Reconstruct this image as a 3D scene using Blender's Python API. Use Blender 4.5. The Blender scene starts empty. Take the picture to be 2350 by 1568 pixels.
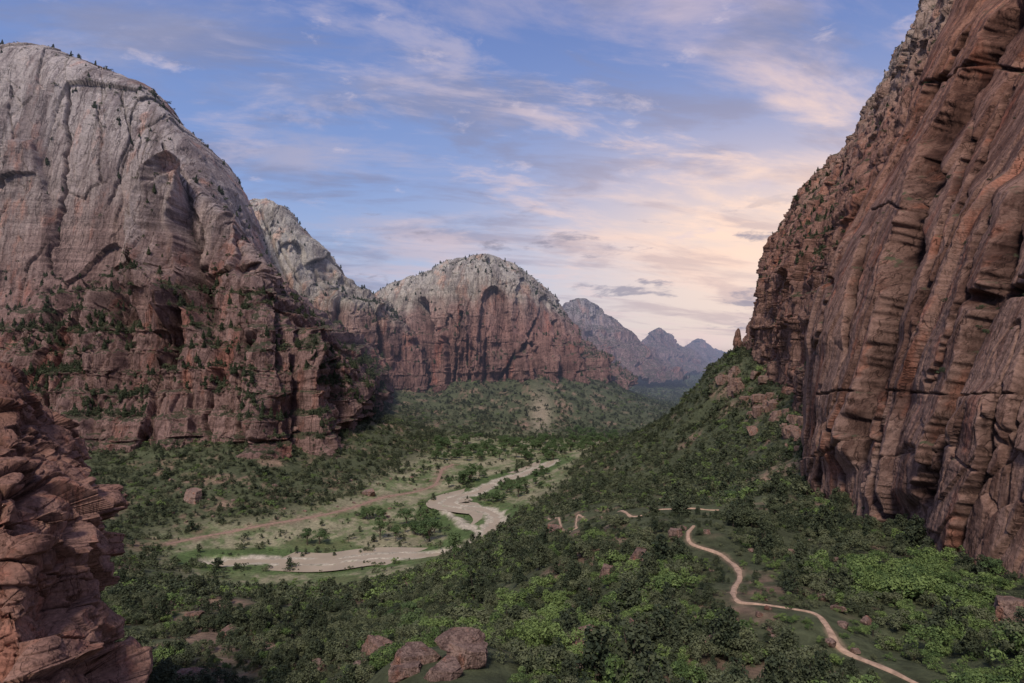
import bpy, bmesh, math, random, numpy as np
from mathutils import Vector, Matrix
random.seed(4); RS=np.random.RandomState(7)
F=1567.0; CZ=180.0
sc=bpy.context.scene
col=sc.collection
sc.view_settings.view_transform='Standard'
# ---------------------------------------------------------------- noise
perm=np.random.RandomState(3).permutation(256).astype(np.int32)
G=np.random.RandomState(5).normal(size=(256,3)); G/=np.linalg.norm(G,axis=1)[:,None]
def pn(x,y,z):
    xi=np.floor(x).astype(np.int64); yi=np.floor(y).astype(np.int64); zi=np.floor(z).astype(np.int64)
    xf=x-xi; yf=y-yi; zf=z-zi
    f=lambda t:t*t*t*(t*(t*6-15)+10)
    u=f(xf);v=f(yf);w=f(zf)
    def g(dx,dy,dz):
        h=perm[(perm[(perm[(xi+dx)&255]+yi+dy)&255]+zi+dz)&255]
        gg=G[h]
        return gg[...,0]*(xf-dx)+gg[...,1]*(yf-dy)+gg[...,2]*(zf-dz)
    a=g(0,0,0)*(1-u)+g(1,0,0)*u; b=g(0,1,0)*(1-u)+g(1,1,0)*u
    c=g(0,0,1)*(1-u)+g(1,0,1)*u; d=g(0,1,1)*(1-u)+g(1,1,1)*u
    return ((a*(1-v)+b*v)*(1-w)+(c*(1-v)+d*v)*w)*1.5
def fbm(x,y,z,o=4,gain=.5):
    s=0;a=1
    for i in range(o):
        s=s+a*pn(x+i*17.3,y+i*5.1,z+i*9.7); x=x*2.03;y=y*2.03;z=z*2.03;a*=gain
    return s
def ss(a,b,x):
    t=np.clip((x-a)/(b-a),0,1); return t*t*(3-2*t)
RT=np.random.RandomState(11).rand(256,7)
def facets(x,y,z,tilt=1.2):
    """cells with a random offset and tilt each: angular slabs; also the distance to the nearest joint"""
    xi=np.floor(x).astype(np.int64); yi=np.floor(y).astype(np.int64); zi=np.floor(z).astype(np.int64)
    f1=np.full(x.shape,9.);f2=np.full(x.shape,9.);v=np.zeros(x.shape)
    for a in (-1,0,1):
        for b in (-1,0,1):
            for c in (-1,0,1):
                h=perm[(perm[(perm[(xi+a)&255]+yi+b)&255]+zi+c)&255]; r=RT[h]
                dx=x-(xi+a+.15+.7*r[...,0]);dy=y-(yi+b+.15+.7*r[...,1]);dz=z-(zi+c+.15+.7*r[...,2])
                d=np.sqrt(dx*dx+dy*dy+dz*dz)
                val=(r[...,3]-.5)*2+tilt*((r[...,4]-.5)*dx+(r[...,5]-.5)*dy+(r[...,6]-.5)*dz)*2
                n=d<f1; f2=np.where(n,f1,np.minimum(f2,d)); v=np.where(n,val,v); f1=np.where(n,d,f1)
    return v,f2-f1
# ---------------------------------------------------------------- helpers
def W(px,py,Y): return ((px-1175)/F*Y, Y, CZ+(784-py)/F*Y)
def tag(o,label=None,cat=None,group=None,kind=None):
    if label:o['label']=label
    if cat:o['category']=cat
    if group:o['group']=group
    if kind:o['kind']=kind
    return o
def mesh_np(name,V,faces,mat,attrs=None,smooth=True):
    me=bpy.data.meshes.new(name)
    V=np.ascontiguousarray(V,dtype=np.float32); faces=np.ascontiguousarray(faces,dtype=np.int32)
    k=faces.shape[1]; n=len(faces)
    me.vertices.add(len(V)); me.vertices.foreach_set('co',V.ravel())
    me.loops.add(n*k); me.loops.foreach_set('vertex_index',faces.ravel())
    me.polygons.add(n); me.polygons.foreach_set('loop_start',np.arange(n,dtype=np.int32)*k)
    me.polygons.foreach_set('loop_total',np.full(n,k,dtype=np.int32))
    if smooth: me.polygons.foreach_set('use_smooth',np.ones(n,dtype=bool))
    me.update(calc_edges=True)
    for an,(ty,data) in (attrs or {}).items():
        a=me.attributes.new(an,ty,'POINT')
        a.data.foreach_set({'FLOAT':'value','FLOAT_COLOR':'color','FLOAT_VECTOR':'vector','INT':'value'}[ty],np.ascontiguousarray(data).ravel())
    for m in (mat if isinstance(mat,(list,tuple)) else [mat]): me.materials.append(m)
    return me
def grid_faces(R,C):
    i=np.arange(R*C).reshape(R,C)
    return np.stack([i[:-1,:-1],i[:-1,1:],i[1:,1:],i[1:,:-1]],-1).reshape(-1,4)
def link(name,me,parent=None):
    o=bpy.data.objects.new(name,me); col.objects.link(o); o.parent=parent; return o
def crom(A,n,axis):
    A=np.moveaxis(np.asarray(A,float),axis,0); k=len(A)
    t=np.linspace(0,k-1,n); i=np.minimum(t.astype(int),k-2); f=(t-i)
    P=np.concatenate([[2*A[0]-A[1]],A,[2*A[-1]-A[-2]]])
    f=f.reshape((-1,)+(1,)*(A.ndim-1))
    p0,p1,p2,p3=P[i],P[i+1],P[i+2],P[i+3]
    r=.5*((2*p1)+(p2-p0)*f+(2*p0-5*p1+4*p2-p3)*f**2+(3*p1-p0-3*p2+p3)*f**3)
    return np.moveaxis(r,0,axis)
# ---------------------------------------------------------------- node helpers
class NT:
    def __init__(s,nt): s.nt=nt; s.n=nt.nodes; s.l=nt.links
    def new(s,t,**k):
        n=s.n.new(t)
        for a,b in k.items(): setattr(n,a,b)
        return n
    def put(s,sock,v):
        if isinstance(v,bpy.types.NodeSocket): s.l.new(v,sock)
        elif v is not None: sock.default_value=v
    def math(s,op,a,b=None,c=None,clamp=False):
        n=s.new('ShaderNodeMath',operation=op,use_clamp=clamp); s.put(n.inputs[0],a); s.put(n.inputs[1],b)
        if c is not None: s.put(n.inputs[2],c)
        return n.outputs[0]
    def vmath(s,op,a,b=None):
        n=s.new('ShaderNodeVectorMath',operation=op); s.put(n.inputs[0],a); s.put(n.inputs[1],b); return n.outputs[0]
    def mr(s,v,a,b,c=0.,d=1.,smooth=True):
        n=s.new('ShaderNodeMapRange',interpolation_type='SMOOTHSTEP' if smooth else 'LINEAR')
        s.put(n.inputs[0],v)
        for i,x in enumerate((a,b,c,d)): s.put(n.inputs[i+1],x)
        return n.outputs[0]
    def mix(s,f,a,b,mode='MIX'):
        n=s.new('ShaderNodeMix',data_type='RGBA',blend_type=mode); s.put(n.inputs[0],f)
        for i,v in ((6,a),(7,b)):
            if isinstance(v,tuple) and len(v)==3: v=v+(1,)
            s.put(n.inputs[i],v)
        return n.outputs[2]
    def noise(s,vec,scale=1,detail=5,rough=.55,dist=0):
        n=s.new('ShaderNodeTexNoise'); s.put(n.inputs['Vector'],vec); n.inputs['Scale'].default_value=scale
        n.inputs['Detail'].default_value=detail; n.inputs['Roughness'].default_value=rough; n.inputs['Distortion'].default_value=dist
        return n.outputs[0]
    def ramp(s,f,stops):
        n=s.new('ShaderNodeValToRGB'); s.put(n.inputs[0],f); e=n.color_ramp.elements
        while len(e)<len(stops): e.new(.5)
        for el,(p,c) in zip(e,stops): el.position=p; el.color=tuple(c)+(1,)
        return n.outputs[0]
    def grey(s,v):
        cb=s.new('ShaderNodeCombineColor'); [s.l.new(v,cb.inputs[i]) for i in range(3)]; return cb.outputs[0]
PAINTED_HAZE=(0.22,0.25,0.38,1)  # distance haze painted into every material as a bluish glow
def finish(T,colr,rough=.9,bump=None,bd=1.,spec=.15,mat=None):
    b=T.new('ShaderNodeBsdfPrincipled'); T.put(b.inputs['Base Color'],colr); T.put(b.inputs['Roughness'],rough)
    b.inputs['Specular IOR Level'].default_value=spec
    if bump is not None:
        bn=T.new('ShaderNodeBump'); T.put(bn.inputs['Height'],bump); bn.inputs['Distance'].default_value=bd; bn.inputs['Strength'].default_value=1
        T.l.new(bn.outputs[0],b.inputs['Normal'])
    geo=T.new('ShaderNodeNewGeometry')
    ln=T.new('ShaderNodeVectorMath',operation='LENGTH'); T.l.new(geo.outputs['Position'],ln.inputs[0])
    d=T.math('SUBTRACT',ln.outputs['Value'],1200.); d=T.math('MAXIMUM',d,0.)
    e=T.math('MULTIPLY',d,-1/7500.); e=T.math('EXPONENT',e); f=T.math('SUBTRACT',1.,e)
    em=T.new('ShaderNodeEmission'); em.inputs[0].default_value=PAINTED_HAZE
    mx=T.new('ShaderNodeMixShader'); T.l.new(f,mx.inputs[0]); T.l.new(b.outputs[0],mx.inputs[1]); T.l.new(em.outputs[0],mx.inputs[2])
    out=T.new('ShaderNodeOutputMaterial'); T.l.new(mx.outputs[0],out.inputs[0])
def newmat(name):
    m=bpy.data.materials.new(name); m.use_nodes=True; m.node_tree.nodes.clear(); return m,NT(m.node_tree)
def scalev(T,pos,v):
    return T.vmath('MULTIPLY',pos,v)
def rock_mat(name,z0,z1,stops,streak=.5,band=.5,sc=1.,bd=3.,veg=True,tint_noise=.35,dark=(.42,.38,.40),ax=(1,1),rust=.6,joint=.6):
    m,T=newmat(name)
    geo=T.new('ShaderNodeNewGeometry'); pos=geo.outputs['Position']
    sep=T.new('ShaderNodeSeparateXYZ'); T.l.new(pos,sep.inputs[0])
    big=T.noise(scalev(T,pos,(.006*sc,.006*sc,.004*sc)),1,6,.6)
    zf=T.mr(sep.outputs[2],z0,z1,0,1,False)
    zf=T.math('ADD',zf,T.math('MULTIPLY',T.math('SUBTRACT',big,.5),tint_noise*2))
    c=T.ramp(zf,stops)
    ax0,ax1=ax
    st=T.noise(scalev(T,pos,(.05*sc*ax0,.05*sc*ax1,.006*sc)),1,8,.70,.4)
    st2=T.noise(scalev(T,pos,(.25*sc*ax0,.25*sc*ax1,.02*sc)),1,6,.65,.2)
    c=T.mix(T.mr(st,.46,.60,0,streak),c,T.mix(1,c,dark,'MULTIPLY'))
    c=T.mix(T.mr(st2,.52,.66,0,streak*.6),c,T.mix(1,c,dark,'MULTIPLY'))
    rs=T.mr(T.noise(scalev(T,pos,(.03*sc*ax0,.03*sc*ax1,.009*sc)),1.3,6,.65),.53,.66,0,rust)
    c=T.mix(rs,c,T.mix(1,c,(1.45,.92,.72),'MULTIPLY'))
    bn=T.noise(scalev(T,pos,(.006*sc,.006*sc,.16*sc)),1,8,.7,.4)
    bm_=T.mr(T.noise(scalev(T,pos,(.008*sc,.008*sc,.008*sc)),1,2,.5),.4,.6,.15,1.)
    bv=T.math('ADD',1.,T.math('MULTIPLY',T.mr(bn,.35,.65,-band*.6,band*.4),bm_))
    c=T.mix(1,c,T.grey(bv),'MULTIPLY')
    fn=T.noise(scalev(T,pos,(.35*sc,.35*sc,.5*sc)),1,8,.76)
    c=T.mix(1,c,T.grey(T.mr(fn,.3,.7,.55,1.42,False)),'MULTIPLY')
    j=None
    for k_,wd in ((.035,.010),(.11,.018)):
        jn=T.noise(scalev(T,pos,(k_*sc*ax0,k_*sc*ax1,k_*.12*sc)),1,4,.6,.2)
        jj=T.mr(T.math('ABSOLUTE',T.math('SUBTRACT',jn,.5)),0.,wd,1,0)
        j=jj if j is None else T.math('MAXIMUM',j,T.math('MULTIPLY',jj,.6))
    c=T.mix(T.math('MULTIPLY',j,joint),c,T.mix(1,c,(.22,.19,.19),'MULTIPLY'))
    h=T.math('ADD',T.math('MULTIPLY',T.math('MULTIPLY',bn,bm_),.6),T.math('MULTIPLY',st2,.6))
    h=T.math('ADD',h,T.math('MULTIPLY',fn,.8)); h=T.math('SUBTRACT',h,T.math('MULTIPLY',j,.35))
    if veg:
        sa=T.new('ShaderNodeAttribute',attribute_name='shade_varnish')
        c=T.mix(T.math('MULTIPLY',sa.outputs['Fac'],T.mr(st,.3,.6,.7,1.)),c,T.mix(1,c,(.17,.14,.14),'MULTIPLY'))  # painted cleft shade together with dark desert varnish
        at=T.new('ShaderNodeAttribute',attribute_name='veg')
        vn=T.noise(scalev(T,pos,(.12,.12,.12)),1,6,.75)
        vf=T.math('ADD',at.outputs['Fac'],T.math('MULTIPLY',T.math('SUBTRACT',vn,.5),2.6))
        vf=T.mr(vf,.6,.9,0,.85)
        vc=T.mix(vn,(.025,.034,.018),(.09,.098,.05))
        c=T.mix(vf,c,vc)
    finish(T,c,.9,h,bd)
    return m
XZ=(1,.25)
M_left=rock_mat('left_sandstone',120,620,[(0,(.32,.195,.16)),(.25,(.32,.20,.17)),(.42,(.38,.265,.225)),(.56,(.43,.335,.295)),(1,(.55,.465,.425))],.7,.45,.8,5,ax=XZ,rust=.6,dark=(.44,.39,.40))
M_mid=rock_mat('middle_sandstone',60,430,[(0,(.28,.16,.13)),(.35,(.32,.175,.14)),(.5,(.37,.235,.19)),(.60,(.47,.395,.32)),(1,(.56,.50,.42))],.65,.45,.7,6,ax=XZ,rust=.55)
M_farrock=rock_mat('far_sandstone',0,520,[(0,(.26,.17,.16)),(.4,(.33,.22,.20)),(.7,(.44,.37,.35)),(1,(.50,.45,.42))],.5,.4,.35,12,ax=XZ)
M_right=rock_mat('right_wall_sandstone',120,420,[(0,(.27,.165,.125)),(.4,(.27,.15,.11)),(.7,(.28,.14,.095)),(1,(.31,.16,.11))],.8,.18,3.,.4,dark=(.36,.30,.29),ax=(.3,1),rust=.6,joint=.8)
M_right2=rock_mat('right_ridge_sandstone',150,620,[(0,(.28,.165,.125)),(.35,(.38,.20,.145)),(.6,(.45,.29,.22)),(1,(.54,.47,.40))],.6,.5,1.4,2.5,ax=(.5,.8),rust=.4)
M_near=rock_mat('near_red_sandstone',130,185,[(0,(.38,.225,.165)),(.4,(.33,.185,.135)),(.7,(.23,.12,.085)),(1,(.17,.085,.06))],.45,.3,9.,.14,rust=.35,joint=.7)
M_boulder=rock_mat('boulder_sandstone',0,200,[(0,(.31,.21,.165)),(.5,(.27,.17,.13)),(1,(.31,.21,.165))],.7,.3,12.,.3,veg=False)
# ---------------------------------------------------------------- strata profile
def make_strata(th,seed):
    r=np.random.RandomState(seed); z=-200.;zs=[];vs=[]
    while z<2200:
        t=th*r.uniform(.3,2.0); v=r.uniform(-1,1); zs+=[z,z+t*.93]; vs+=[v,v+r.uniform(-.3,.3)]; z+=t
    return np.array(zs),np.array(vs)
def normals(P):
    du=np.gradient(P,axis=1); dv=np.gradient(P,axis=0)
    n=np.cross(du,dv); n/=np.linalg.norm(n,axis=-1)[...,None]+1e-9
    return n
def segdist(px,py,poly):
    best=np.full(px.shape,1e9); tt=np.zeros(px.shape)
    n=len(poly)-1
    for i in range(n):
        ax,ay=poly[i][:2];bx,by=poly[i+1][:2]
        dx,dy=bx-ax,by-ay; t=np.clip(((px-ax)*dx+(py-ay)*dy)/(dx*dx+dy*dy+1e-9),0,1)
        d=np.hypot(px-ax-t*dx,py-ay-t*dy); m=d<best; best=np.where(m,d,best); tt=np.where(m,(i+t)/n,tt)
    return best,tt
CLIFFS=[]
def cliff(name,rows,R,C,mat,label,cat='cliff',large=(25,110),rib=(10,40),slab=((10,50,3),(3,15,2)),crack=(6,35,.035),strata=(5,14),sz=None,terr=.5,small=(1.5,6),back=True,seed=1,feat=None,vegbias=0.,zst=3.5,ax=(1,.25),tilt=1.2,topfade=.45,lowrib=0.,dip=0.,fine=.35):
    A=np.array([[W(*p) for p in r] for r in rows],float)
    nr=len(A)
    if back:
        l=A[-1].copy(); b1=l.copy(); b1[:,:2]*=1.12; b1[:,2]-=25
        b2=l.copy(); b2[:,:2]*=1.4; b2[:,2]=l[:,2]*.35
        A=np.concatenate([A,[b1,b2]])
    P=crom(crom(A,R,0),C,1)
    rowt=np.linspace(0,len(A)-1,R)[:,None]+0*P[...,0]
    n=normals(P); s=np.sign(np.mean(np.sum(n*(np.array([0,0,CZ])-P),-1)[:int(R*.7)])); n*=s
    nh=n.copy(); nh[...,2]*=.35; nh/=np.linalg.norm(nh,axis=-1)[...,None]+1e-9
    x,y,z=P[...,0]+seed*131,P[...,1]+seed*57,P[...,2]
    xa,ya=x*ax[0]+dip*z,y*ax[1]
    L,l=large; d=L*fbm(x/l,y/l,z/(l*zst),3)
    smask=1. if sz is None else (sz[2]+(1-sz[2])*(1-ss(sz[0],sz[1],z+60*pn(x/200,y/200,z*0))))
    L,l=rib; r=fbm(xa/l,ya/l,z/(l*zst*2),3); d+=(L+lowrib*smask)*(1-2.4*np.abs(r))
    for i,(A_,l,st) in enumerate(slab):
        wx=.2*l*pn(x/l,y/l,z/l); v,e=facets((xa+wx)/l,(ya+wx)/l,z/(l*st),tilt); q=A_*v-A_*(.12 if i==0 else .35)*(1-ss(0,.06,e)); d+=q*(np.maximum(smask,fine) if i>=2 else (1 if i==0 else .6+.4*smask))
    for mul in (1,.37):
        L,l,wd=crack; l=l*mul; r=pn(xa/l+.1*pn(x/l,y/l,z/l),ya/l,z/(l*14)); d-=L*mul*(1-ss(0,wd,np.abs(r)))*ss(-.2,.2,pn(x/l/3+7,y/l/3,z/l/3))
    zz=z+strata[1]*.8*pn(x/(strata[1]*9),y/(strata[1]*9),z*0)
    zs,vs=make_strata(strata[1],seed); sd=strata[0]*np.interp(zz,zs,vs)*(.15+1.1*ss(-.25,.4,pn(x/strata[1]/4,y/strata[1]/4,z/strata[1]/6)))
    zs,vs=make_strata(strata[1]*.33,seed+9); sd=sd+strata[0]*.35*np.interp(zz,zs,vs)
    d+=sd*smask
    L,l=small; d+=L*fbm(x/l,y/l,z/l*1.3,3,.6)*(.4+.6*smask)
    d-=d.mean()
    d*=1-(1-topfade)*ss(nr-1.7,nr-1.0,rowt)
    shade_varnish=np.zeros(d.shape)
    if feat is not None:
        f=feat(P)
        if isinstance(f,tuple): f,shade_varnish=f
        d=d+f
    P=P+nh*d[...,None]
    h=strata[1]*2.2; q=(P[...,2]+h*.6*pn(x/h/6,y/h/6,z*0))/h; fr=q-np.floor(q)
    P[...,2]+=terr*h*(ss(.25,.75,fr)-fr)*smask
    n=normals(P)*s
    nz=n[...,2]; k=nz.copy()
    for _ in range(2): k[1:-1,1:-1]=(k[1:-1,1:-1]*2+k[:-2,1:-1]+k[2:,1:-1]+k[1:-1,:-2]+k[1:-1,2:])/6
    veg=(ss(.3,.8,k)*.75+vegbias*ss(.15,.5,k))*np.maximum(smask,.45)
    me=mesh_np(name,P.reshape(-1,3),grid_faces(R,C),mat,{'veg':('FLOAT',veg.ravel().astype(np.float32)),'shade_varnish':('FLOAT',np.clip(shade_varnish,0,1).ravel().astype(np.float32))})
    if s<0: me.flip_normals()
    o=link(name,me); tag(o,label,cat,None,'structure')
    CLIFFS.append((name,P,nz,smask))
    return o
def proj(P):
    Y=np.maximum(P[...,1],1); return 1175+P[...,0]/Y*F, 784-(P[...,2]-CZ)/Y*F
def grooves(px,py,L):
    d=np.zeros(px.shape);s=np.zeros(px.shape)
    for poly,w,a in L:
        dd,_=segdist(px,py,poly); d=d+a*(1-ss(0,w*1.4,dd)); s=np.maximum(s,(1-ss(w*.2,w*1.0,dd))*min(.85,.25+w*.05))  # s: shade and varnish painted along each groove
    return d,s
# ---------------------------------------------------------------- left massif
def featA(P):
    px,py=proj(P)
    d=np.zeros(px.shape); S=[d.copy()]; wob=10*pn(px/50,py/50,px*0)+4*pn(px/12,py/12,px*0)
    def pillar(cx,top,bot,wt,wb,amp,sl=0.,fall=110,edge=0.):
        t=np.clip((py-top)/(bot-top),0,1); w=wt+(wb-wt)*t
        c=cx+sl*t+wob; u=(px-c)/w
        prof=ss(0,.2,1-np.abs(u))*(.65+.35*np.clip(1-np.abs(u+.15)*1.3,0,1)); vm=ss(top-10,top+10,py)*(1-ss(bot,bot+fall,py))
        if edge: S[0]=np.maximum(S[0],edge*vm*ss(.88,1.0,np.abs(u))*(1-ss(1.05,1.3,np.abs(u))))  # shade painted down both pillar sides so the relief reads
        return amp*prof*vm
    d+=pillar(402,403,690,12,84,105,edge=.75)
    d+=pillar(250,640,800,20,60,40,edge=.3)
    d+=pillar(512,500,640,14,55,36,edge=.35)
    d+=pillar(60,330,600,30,90,24,edge=.15)
    d+=pillar(440,700,830,15,70,40,edge=.4)
    d+=pillar(590,640,1300,25,70,28,20,edge=.2)
    d+=pillar(700,760,1300,20,50,32,30,edge=.2)
    d+=pillar(180,860,1300,40,80,25,edge=.2)
    d+=pillar(400,900,1300,40,70,22,edge=.2)
    g,s=grooves(px+wob,py,[([(155,200),(148,420),(125,620)],5,-18),([(345,440),(325,540),(290,680),(200,820)],20,-60),([(490,640),(450,720),(400,830)],20,-45),([(580,790),(560,930),(570,1040)],12,-40),([(370,330),(420,400),(470,560)],4,-10),([(30,200),(25,400)],3,-8),([(230,240),(235,420)],3,-8),([(330,1000),(340,1080)],8,-20),([(660,760),(690,900),(680,1040)],8,-30),([(500,860),(470,960),(480,1060)],9,-25),([(120,680),(140,800),(100,930)],11,-35),([(760,830),(780,960)],7,-25),([(540,450),(580,560),(640,680)],3,-9),([(280,220),(300,330),(250,470)],3,-6)])
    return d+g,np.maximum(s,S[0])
cliff('left_massif',[
 [(-500,1160,850),(-100,1160,800),(150,1160,800),(300,1150,800),(450,1140,830),(620,1135,830),(740,1110,930),(855,1020,1150),(900,980,1500)],
 [(-500,990,890),(-100,990,860),(150,995,860),(290,1005,850),(450,990,875),(620,975,880),(745,940,985),(850,900,1190),(895,890,1520)],
 [(-500,900,960),(-100,890,920),(150,890,920),(300,900,910),(450,880,925),(620,870,920),(740,850,1010),(815,850,1200),(880,840,1560)],
 [(-500,800,1000),(-100,800,975),(150,790,975),(300,780,970),(450,770,975),(605,745,975),(695,760,1050),(775,800,1230),(850,790,1580)],
 [(-500,680,1120),(-100,670,1090),(150,660,1090),(300,650,1090),(450,650,1080),(580,640,1065),(655,700,1110),(735,765,1240),(810,770,1600)],
 [(-500,450,1180),(-100,450,1140),(150,470,1140),(320,480,1150),(440,490,1140),(540,530,1140),(605,610,1190),(668,690,1310),(720,720,1650)],
 [(-500,230,1210),(-100,250,1170),(100,280,1180),(250,300,1190),(370,350,1200),(465,430,1210),(540,510,1260),(598,590,1400),(650,640,1700)],
 [(-500,60,1280),(-100,98,1230),(20,104,1240),(130,120,1260),(230,158,1280),(345,213,1300),(438,305,1350),(523,395,1450),(575,475,1750)]],
 740,840,M_left,'towering grey and pink cliff filling the left side, with a thinly wooded rim','cliff',(9,170),(1.5,60),((8,100,3.2),(4,36,4),(2.2,12,2.2)),(3.,45,.025),(3.8,13),(230,330,.12),.45,(1.6,7),seed=2,feat=featA,vegbias=.15,tilt=1.5,lowrib=10,topfade=.75,dip=.06)
def featB(P):
    px,py=proj(P); return grooves(px,py,[([(780,700),(770,780),(800,900)],14,-40),([(870,720),(880,860)],12,-25),([(640,560),(700,660)],4,-10),([(600,480),(640,600),(690,720)],4,-10)])
cliff('middle_left_peak',[
 [(560,980,1500),(700,980,1500),(800,970,1520),(870,960,1580),(930,950,1640),(985,945,1720),(1010,920,2000)],
 [(560,850,1520),(700,850,1520),(800,850,1540),(870,850,1600),(925,850,1660),(975,860,1730),(1000,850,2000)],
 [(560,750,1540),(690,740,1540),(780,720,1560),(850,705,1620),(900,720,1690),(945,760,1760),(985,770,2020)],
 [(560,600,1600),(650,590,1600),(730,640,1650),(800,680,1720),(860,695,1800),(910,710,1900),(960,720,2100)],
 [(540,464,1700),(580,464,1700),(640,472,1720),(705,540,1760),(768,608,1820),(815,666,1900),(870,690,2050)]],
 340,360,M_mid,'pale sloping peak with red cliff below it, between the left massif and the domed butte','mountain',(9,140),(2,50),((9,80,2.8),(4,30,2.8),(2,12,2)),(4,40,.03),(3.5,16),(250,340,.4),.4,(2.0,11),seed=5,feat=featB,tilt=1.5,topfade=.9)
def featC(P):
    px,py=proj(P); d=np.zeros(px.shape)
    px=px+6*pn(px/30,py/30,px*0)+3*pn(px/9,py/9,px*0)
    def butt(c,top,w,amp,sl=0.):
        t=np.clip((py-top)/(920-top),0,1); return amp*ss(0,.3,1-np.abs(px-c-sl*t)/(w*(.45+.55*t)))*ss(top-8,top+12,py)
    for q in ((1015,760,22,44),(1060,740,20,30),(1095,790,18,26),(1190,770,22,40,10),(1245,770,22,38,10),(1300,790,18,38,10),(1355,810,18,34,10),(925,720,30,30)): d+=butt(*q)
    e=np.where(py<715,np.hypot((px-1134)/33,(py-715)/60),np.abs(px-1134)/(33+(py-715)*.1)); d-=24*(1-ss(.92,1.0,e))*(1-ss(790,830,py))
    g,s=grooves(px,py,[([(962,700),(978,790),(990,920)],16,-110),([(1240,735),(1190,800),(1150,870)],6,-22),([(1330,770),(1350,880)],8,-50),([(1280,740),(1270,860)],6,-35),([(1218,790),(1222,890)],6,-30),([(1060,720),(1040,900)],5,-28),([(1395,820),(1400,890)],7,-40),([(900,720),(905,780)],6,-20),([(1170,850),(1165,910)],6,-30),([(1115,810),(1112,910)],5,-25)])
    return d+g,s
cliff('middle_butte',[
 [(820,950,2000),(900,945,1800),(985,945,1700),(1080,935,1680),(1200,925,1700),(1330,915,1780),(1425,900,1950),(1460,880,2300)],
 [(820,850,2010),(905,850,1810),(995,850,1715),(1085,840,1705),(1200,830,1725),(1310,840,1800),(1385,850,1960),(1415,845,2310)],
 [(825,770,2020),(910,770,1830),(1005,750,1740),(1090,730,1730),(1190,735,1760),(1280,765,1845),(1340,800,1980),(1365,810,2320)],
 [(830,720,2060),(900,705,1880),(995,680,1800),(1085,650,1775),(1175,660,1800),(1250,700,1890),(1305,740,2020),(1335,765,2350)],
 [(835,700,2150),(890,670,1980),(995,634,1890),(1075,606,1880),(1150,612,1900),(1222,655,1960),(1280,703,2080),(1318,742,2380)],
 [(850,690,2250),(900,652,2100),(955,628,2050),(1035,594,2020),(1125,584,2020),(1198,620,2060),(1255,665,2150),(1300,715,2400)]],
 500,620,M_mid,'domed butte with pale top and dark red walls at the centre of the valley','butte',(6,140),(2,50),((8,75,3),(3.8,26,3),(2.4,11,1.8)),(5,42,.04),(3.5,16),(180,260,.2),.3,(2.0,11),seed=8,feat=featC,tilt=1.4,lowrib=16,topfade=.45,fine=.2)
def peak(name,sky,Yf,basepy,mat,label,seed,spread=1.):
    top=[(a,b,Yf*(1+.02*i)) for i,(a,b) in enumerate(sky)]
    cx=sum(a for a,b in sky)/len(sky)
    rows=[]
    for t,dy in ((0,.80),(.35,.85),(.55,.88),(.8,.95)):
        rows.append([(cx+(a-cx)*(1+spread*.25*(1-t))-20*(1-t), basepy+(b-basepy)*t*(.9+.1*t), Y*dy) for a,b,Y in top])
    rows.append(top)
    s=Yf/2000
    return cliff(name,rows,200,260,mat,label,'mountain',(10*s,150*s),(9*s,50*s),((8*s,50*s,3),(4*s,20*s,2.5)),(7*s,40*s,.05),(3*s,22*s),None,.25,(2*s,12*s),seed=seed,tilt=1.4,topfade=.7)
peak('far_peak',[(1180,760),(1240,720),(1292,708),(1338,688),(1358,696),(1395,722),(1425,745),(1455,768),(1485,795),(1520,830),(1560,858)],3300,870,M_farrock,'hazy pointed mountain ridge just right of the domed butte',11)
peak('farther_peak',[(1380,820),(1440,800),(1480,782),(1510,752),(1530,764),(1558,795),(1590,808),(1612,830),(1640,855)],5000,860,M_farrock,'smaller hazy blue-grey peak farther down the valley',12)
peak('farthest_peak',[(1480,830),(1540,812),(1578,800),(1608,783),(1635,803),(1670,815),(1740,800),(1800,830)],7200,852,M_farrock,'faint blue peak at the far end of the valley',13)
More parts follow.
